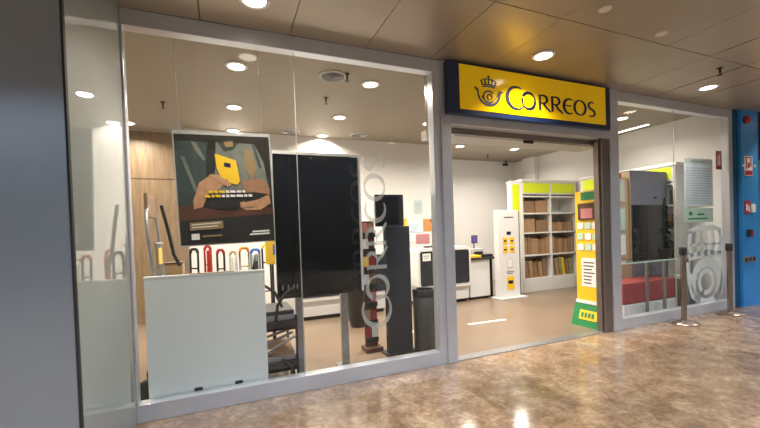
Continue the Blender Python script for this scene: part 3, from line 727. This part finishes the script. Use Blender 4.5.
# second unit along the right wall, seen through the right window
su2 = shelf_unit('white shelf unit with lime headers along the right wall behind the right window', 0, 1.75, 0, .36, [.02, .86, 1.72], rz=-PI/2, loc=(6.72, 2.3, 0))
k = 0
for (z, n, m_) in ((1.22, 5, 'cardboard'), (.76, 4, 'cardboard_dark'), (1.62, 3, 'light_grey')):
    for i in range(n):
        yy = 2.15-1.55*(i+.5)/n
        if abs(yy-1.44) < .1: yy += .13
        cbox(6.9, yy, z+.001, .24, 1.55/n*.6, .24, m_, '%s box on %s shelf along right wall, %s' % ({'cardboard': 'brown', 'cardboard_dark': 'dark brown', 'light_grey': 'grey'}[m_], rows[z], ['farthest back', 'second from the back', 'third from the back', 'fourth from the back', 'nearest the window'][i] if i < n-1 else 'nearest the window'), 'boxes on the shelves along the right wall')

# ------------------------------------------------------------------ yellow tower standing by the right jamb, facing the doorway
t = thing('advertising_tower', 'tall yellow and green cardboard tower beside the right door jamb', 'advertising tower', (4.37, .29, 0), -PI/2)
# local: x along the face (world -y), face towards local -y = world -x
MB().box(-.19, .19, 0, .1, .27, 1.78, .004).build('tower_body', 'yellow', t)
MB().box(-.10, .165, -.004, 0, 1.66, 1.765, .002).mat(0).build('header', 'green', t)
MB().box(.165, .192, -.003, .101, .27, 1.78, .001).build('green_edge', 'green', t)
b_ = MB(); b_.prism([(-.09, 0), (.10, 0), (.10, .30), (.0, .30)], .44, lambda u, v, w_: (-.22+w_, u, v)); b_.build('base', 'green', t)
MB().box(-.2, .2, -.012, .1, .29, .335, .003).build('base_band', 'paper', t)
mb = MB(); mb.prism([(-.12, .09), (.14, .09), (.14, .21), (-.12, .21)], .003, lambda u, v, w_: (u, -.09+(v)*.30-.006-w_, v)); mb.build('base_panel', 'yellow', t)
mb = MB()
for k, xx in enumerate((-.09, -.04, .01, .06)): mb.prism([(xx, .12), (xx+.035, .12), (xx+.035, .18), (xx, .18)], .002, lambda u, v, w_: (u, -.09+v*.30-.0095-w_, v))
mb.build('base_lettering', 'green', t)
MB().box(-.13, .13, -.03, 0, 1.40, 1.62, .006).build('picture_panel', 'brown', t)
MB().box(-.08, .09, -.034, -.03, 1.42, 1.55, .002).build('photo', 'pinkred', t)
i_ = 0
for zz in (1.28, 1.14, 1.0):
    for xx in (-.11, 0, .11):
        o = MB(); o.prism(rrect(-.045, .045, 0, .085, .02), .012, lambda u, v, w_: (xx+u, -w_, zz+v)); o.build('round_badge', 'pale_green' if i_ % 2 else 'paper', t); i_ += 1
q = MB().box(-.11, .11, -.004, 0, .52, .90, .002).build('notice', 'paper', t)
mb = MB()
for k in range(7): mb.box(-.08, .03+.05*rnd.random(), -.0055, -.004, .56+.045*k, .575+.045*k)
mb.build('notice_print', 'poster_brown', q)
o = MB().box(0, .012, 0, .1, 0, .18).build('x', 'dull_red'); bpy.data.objects.remove(o)

# ------------------------------------------------------------------ behind the right window
t = thing('glass_table', 'glass-topped table on steel legs inside the right window', 'table', (5.6, .32, 0))
MB().box(-.92, .72, -.2, .25, .80, .812, .002).build('table_top', 'glass_green', t)
MB().box(-.93, .73, -.208, -.2, .798, .814).build('front_edge', 'pale_green', t)
for x_ in (-.25, .13, -.88, .68): MB().cyl((x_, -.14, 0), (x_, -.14, .80), .022).build('leg', 'steel', t)
t = thing('storage_cabinet', 'violet-grey cabinet with a dark glossy lower front behind the right window', 'cabinet', (6.25, .68, 0))
MB().box(-.44, .46, 0, .3, .05, 2.16, .008).build('cabinet_body', 'violet_grey', t)
MB().box(-.43, .45, -.012, 0, .75, 1.62, .004).build('dark_front', 'screen_black', t)
MB().box(-.46, -.44, .0, .3, .05, 2.14, .003).build('side_trim', 'tan', t)
MB().box(-.42, .44, .03, .28, 0, .05).build('kick', 'black_plastic', t)
MB().box(.12, .18, -.02, 0, 1.72, 1.75, .004).build('handle', 'black_plastic', t)
# dark leafy plant on the table
t = thing('potted_plant', 'dark leafy plant in a black pot on the glass table, before the cabinet', 'plant', (6.02, .33, .812))
MB().lathe([(.06, 0), (.09, .1), (.095, .13), (.08, .13)], n=20).build('pot', 'black_plastic', t)
MB().tube([(0, 0, .1), (.01, 0, .4), (0, .01, .7), (.01, 0, .88)], .016, 8).build('stem', 'leaf_dark', t)
mb = MB(); rn = random.Random(11)
for k in range(34):
    z = rn.choice([rn.uniform(.25, .5), rn.uniform(.3, .55), rn.uniform(.6, .8)]); a = rn.uniform(0, 2*PI); l_ = rn.uniform(.1, .22)*(1 if z < .6 else .45)
    d = Vector((math.cos(a), math.sin(a)*.6, rn.uniform(-.5, .4))).normalized(); s_ = d.cross(Vector((0, 0, 1))).normalized()*.03; p = Vector((0, 0, z))
    mb.add([p, p+d*l_*.5+s_, p+d*l_+Vector((0, 0, -.03)), p+d*l_*.5-s_, p+d*l_*.5+Vector((0, 0, .012))], [(0, 1, 4), (1, 2, 4), (2, 3, 4), (3, 0, 4)])
mb.build('foliage', 'leaf_dark', t, recalc=False)
# red and white low crates
for i, (a, b_) in enumerate(((5.05, 5.62), (5.63, 6.2))):
    t = thing('storage_box', ['long red box with a pale ribbed base under the glass table, left one', 'long red box with a pale ribbed base under the glass table, right one'][i], 'box', ((a+b_)/2, .46, 0), 0, 'red boxes under the glass table')
    h = (b_-a)/2
    mb = MB().box(-h, h, -.16, .2, 0, .2, .006)
    for k in range(14): mb.box(-h+.02+k*(2*h-.04)/14, -h+.035+k*(2*h-.04)/14, -.168, -.16, .03, .17)
    mb.build('box_body', 'paper', t)
    MB().box(-h-.004, h+.004, -.165, .205, .2, .50, .02).build('lid', 'dull_red', t)
def stool(loc, label, r, h):
    t = thing('round_stool', label, 'stool', loc, 0, 'round stools')
    MB().lathe([(r*.8, 0), (r*.85, .02), (r*.85, h-.05)], n=28).build('drum', 'grey', t)
    MB().lathe([(r, h-.05), (r*1.03, h-.03), (r*1.0, h), (r*.9, h+.008)], n=32).build('seat', 'white_paint', t); return t
stool((6.58, .38, 0), 'round grey stool with a white seat right of the red boxes', .15, .5)
# notices on the partition left of cabinet
t = thing('notice_stand', 'upright tan panel carrying framed notices just inside the right window frame', 'notice stand', (5.63, .70, 0))
MB().box(-.16, .14, .0, .03, 0, 2.05, .006).build('panel', 'tan', t); MB().box(-.16, .14, -.02, .18, 0, .02, .004).build('base', 'steel', t)
for k, (z, h, m_) in enumerate(((1.66, .36, 'paper_grey'), (1.22, .36, 'pale_green'), (.84, .34, 'paper'))):
    f_ = MB().box(-.15, .06, -.012, 0, z, z+h, .004).build('notice', 'light_grey', t)
    MB().box(-.14, .05, -.015, -.012, z+.02, z+h-.02).build('sheet', m_, f_)
MB().box(-.1, -.02, -.018, 0, 2.03, 2.1, .003).build('red_tab', 'red', t)

# signs on the glass of the right window
t = thing('window_notice', 'large pale blue information sheet stuck on the right window', 'notice', (6.37, .058, 1.52))
MB().box(-.35, .34, 0, .003, .03, .64).build('sheet', 'paper_blue', t)
MB().box(-.35, .34, 0, .003, .64, .72).build('heading', 'paper_grey', t)
mb = MB(); rn = random.Random(2)
for k in range(15):
    xx = -.30
    while xx < .26:
        l_ = rn.uniform(.03, .09); mb.box(xx, min(.3, xx+l_), -.001, 0, .07+k*.036, .079+k*.036); xx += l_+.025
mb.box(-.2, .16, -.001, 0, .665, .69); mb.build('print', 'paper_ink', t)
t = thing('window_notice', 'green-tinted label below the large information sheet on the right window', 'notice', (6.36, .058, 1.32))
MB().box(-.36, .34, 0, .003, 0, .2).build('sheet', 'pale_green', t)
MB().box(-.25, -.17, -.001, 0, .10, .15).box(-.05, .12, -.001, 0, .10, .125).box(-.27, .2, -.001, 0, .04, .06).build('print', 'green', t)
t = thing('fire_sign', 'small red fire safety sign on the glass in the upper right of the right window', 'sign', (6.88, .058, 2.1))
MB().box(-.075, .075, 0, .004, 0, .28, .001).build('plate', 'red', t); MB().box(-.035, .03, -.002, 0, .06, .20).cyl((.0, -.001, .2), (.03, -.001, .24), .008).build('pictogram', 'paper', t)

# ------------------------------------------------------------------ on the blue wall
YB = -.06
t = thing('alarm_bell', 'round dark red alarm bell at the top of the blue wall', 'alarm', (7.33, YB, 2.84))
RX = Matrix.Rotation(PI/2, 4, 'X')
MB().lathe([(.05, 0), (.05, .02)], n=20, M=RX).build('bracket', 'dark_metal', t)
MB().lathe([(.055, .02), (.06, .03), (.045, .055), (.015, .065), (.0, .066)], n=28, M=RX).build('bell_dome', 'red', t)
t = thing('fire_hose_sign', 'white and red fire hose sign on the blue wall', 'sign', (7.4, YB, 2.0))
MB().box(-.11, .11, -.008, 0, 0, .30, .002).build('plate', 'paper', t)
MB().box(-.10, .10, -.010, -.008, .01, .08).box(-.08, -.05, -.010, -.008, .1, .27).box(-.03, .03, -.010, -.008, .12, .2).box(.05, .08, -.010, -.008, .14, .27).box(-.1, .1, -.0095, -.008, .27, .285).build('pictogram', 'red', t)
for i, x_ in enumerate((7.26, 7.56)):
    o = MB().lathe([(.02, 0), (.02, .015), (.012, .02)], n=16, M=RX).build('wall_stud', 'paper'); tag(o, ['small white stud left of the fire hose sign', 'small white stud right of the fire hose sign'][i], 'stud', 'white studs on the blue wall', (x_, YB, 2.15))
t = thing('fire_call_sign', 'red and white fire call point sign halfway up the blue wall', 'sign', (7.36, YB, 1.42))
MB().box(-.08, .07, -.008, 0, 0, .2, .002).build('plate', 'red', t); MB().box(-.05, .0, -.010, -.008, .05, .15).box(.02, .05, -.010, -.008, .03, .12).build('pictogram', 'paper', t)
o = MB().box(-.055, .055, -.02, 0, 0, .13, .006).build('sign_plate', 'paper'); tag(o, 'small white box right of the red call point sign', 'wall box', None, (7.5, YB, 1.44))
t = thing('call_point', 'small dark switch box with a red button on the blue wall', 'call point', (7.38, YB, 1.07))
MB().box(-.055, .055, -.04, 0, 0, .11, .006).build('case', 'dark_metal', t); MB().box(-.005, .04, -.046, -.04, .02, .09, .004).build('button', 'red', t)
t = thing('power_socket', 'row of grey sockets low on the blue wall', 'socket', (7.37, YB, .68))
MB().box(-.17, .17, -.02, 0, 0, .09, .005).build('plate', 'steel', t)
for k in (-.11, 0, .11): MB().lathe([(.03, .02), (.03, .026)], (k, 0, 0), 16, Matrix.Translation((0, 0, .045)) @ RX).build('socket', 'black_plastic', t)

# ------------------------------------------------------------------ stanchions
def stanchion(loc, label):
    t = thing('stanchion', label, 'barrier post', loc, 0, 'barrier posts outside the right window')
    MB().lathe([(.17, 0), (.172, .012), (.15, .028), (.05, .042), (.035, .05)], n=36).build('base', 'pole_brown', t)
    MB().lathe([(.031, .045), (.031, .90)], n=24).build('pole', 'pole_brown', t)
    MB().lathe([(.038, .90), (.042, .905), (.042, .985), (.036, 1.0), (.02, 1.005)], n=24).build('belt_head', 'dark_metal', t)
    return t
s0 = stanchion((5.49, -.19, 0), 'metal barrier post in front of the right window, left of the pair')
dup(s0, (6.56, -.19, 0), label='metal barrier post before the right window, the one beside the blue wall')

# ------------------------------------------------------------------ markings on the shop floor
for i, (x_, y_, l_) in enumerate(((3.38, 1.14, .62), (2.3, 1.2, .5))):
    o = MB().box(-l_/2, l_/2, -.03, .03, 0, .002).build('floor_tape', 'marker_tape')
    tag(o, ['pale strip of tape on the shop floor inside the doorway', 'pale strip of tape on the shop floor behind the waste bin'][i], 'floor tape', 'tape strips on the shop floor', (x_, y_, .0005), (0, 0, -.05))
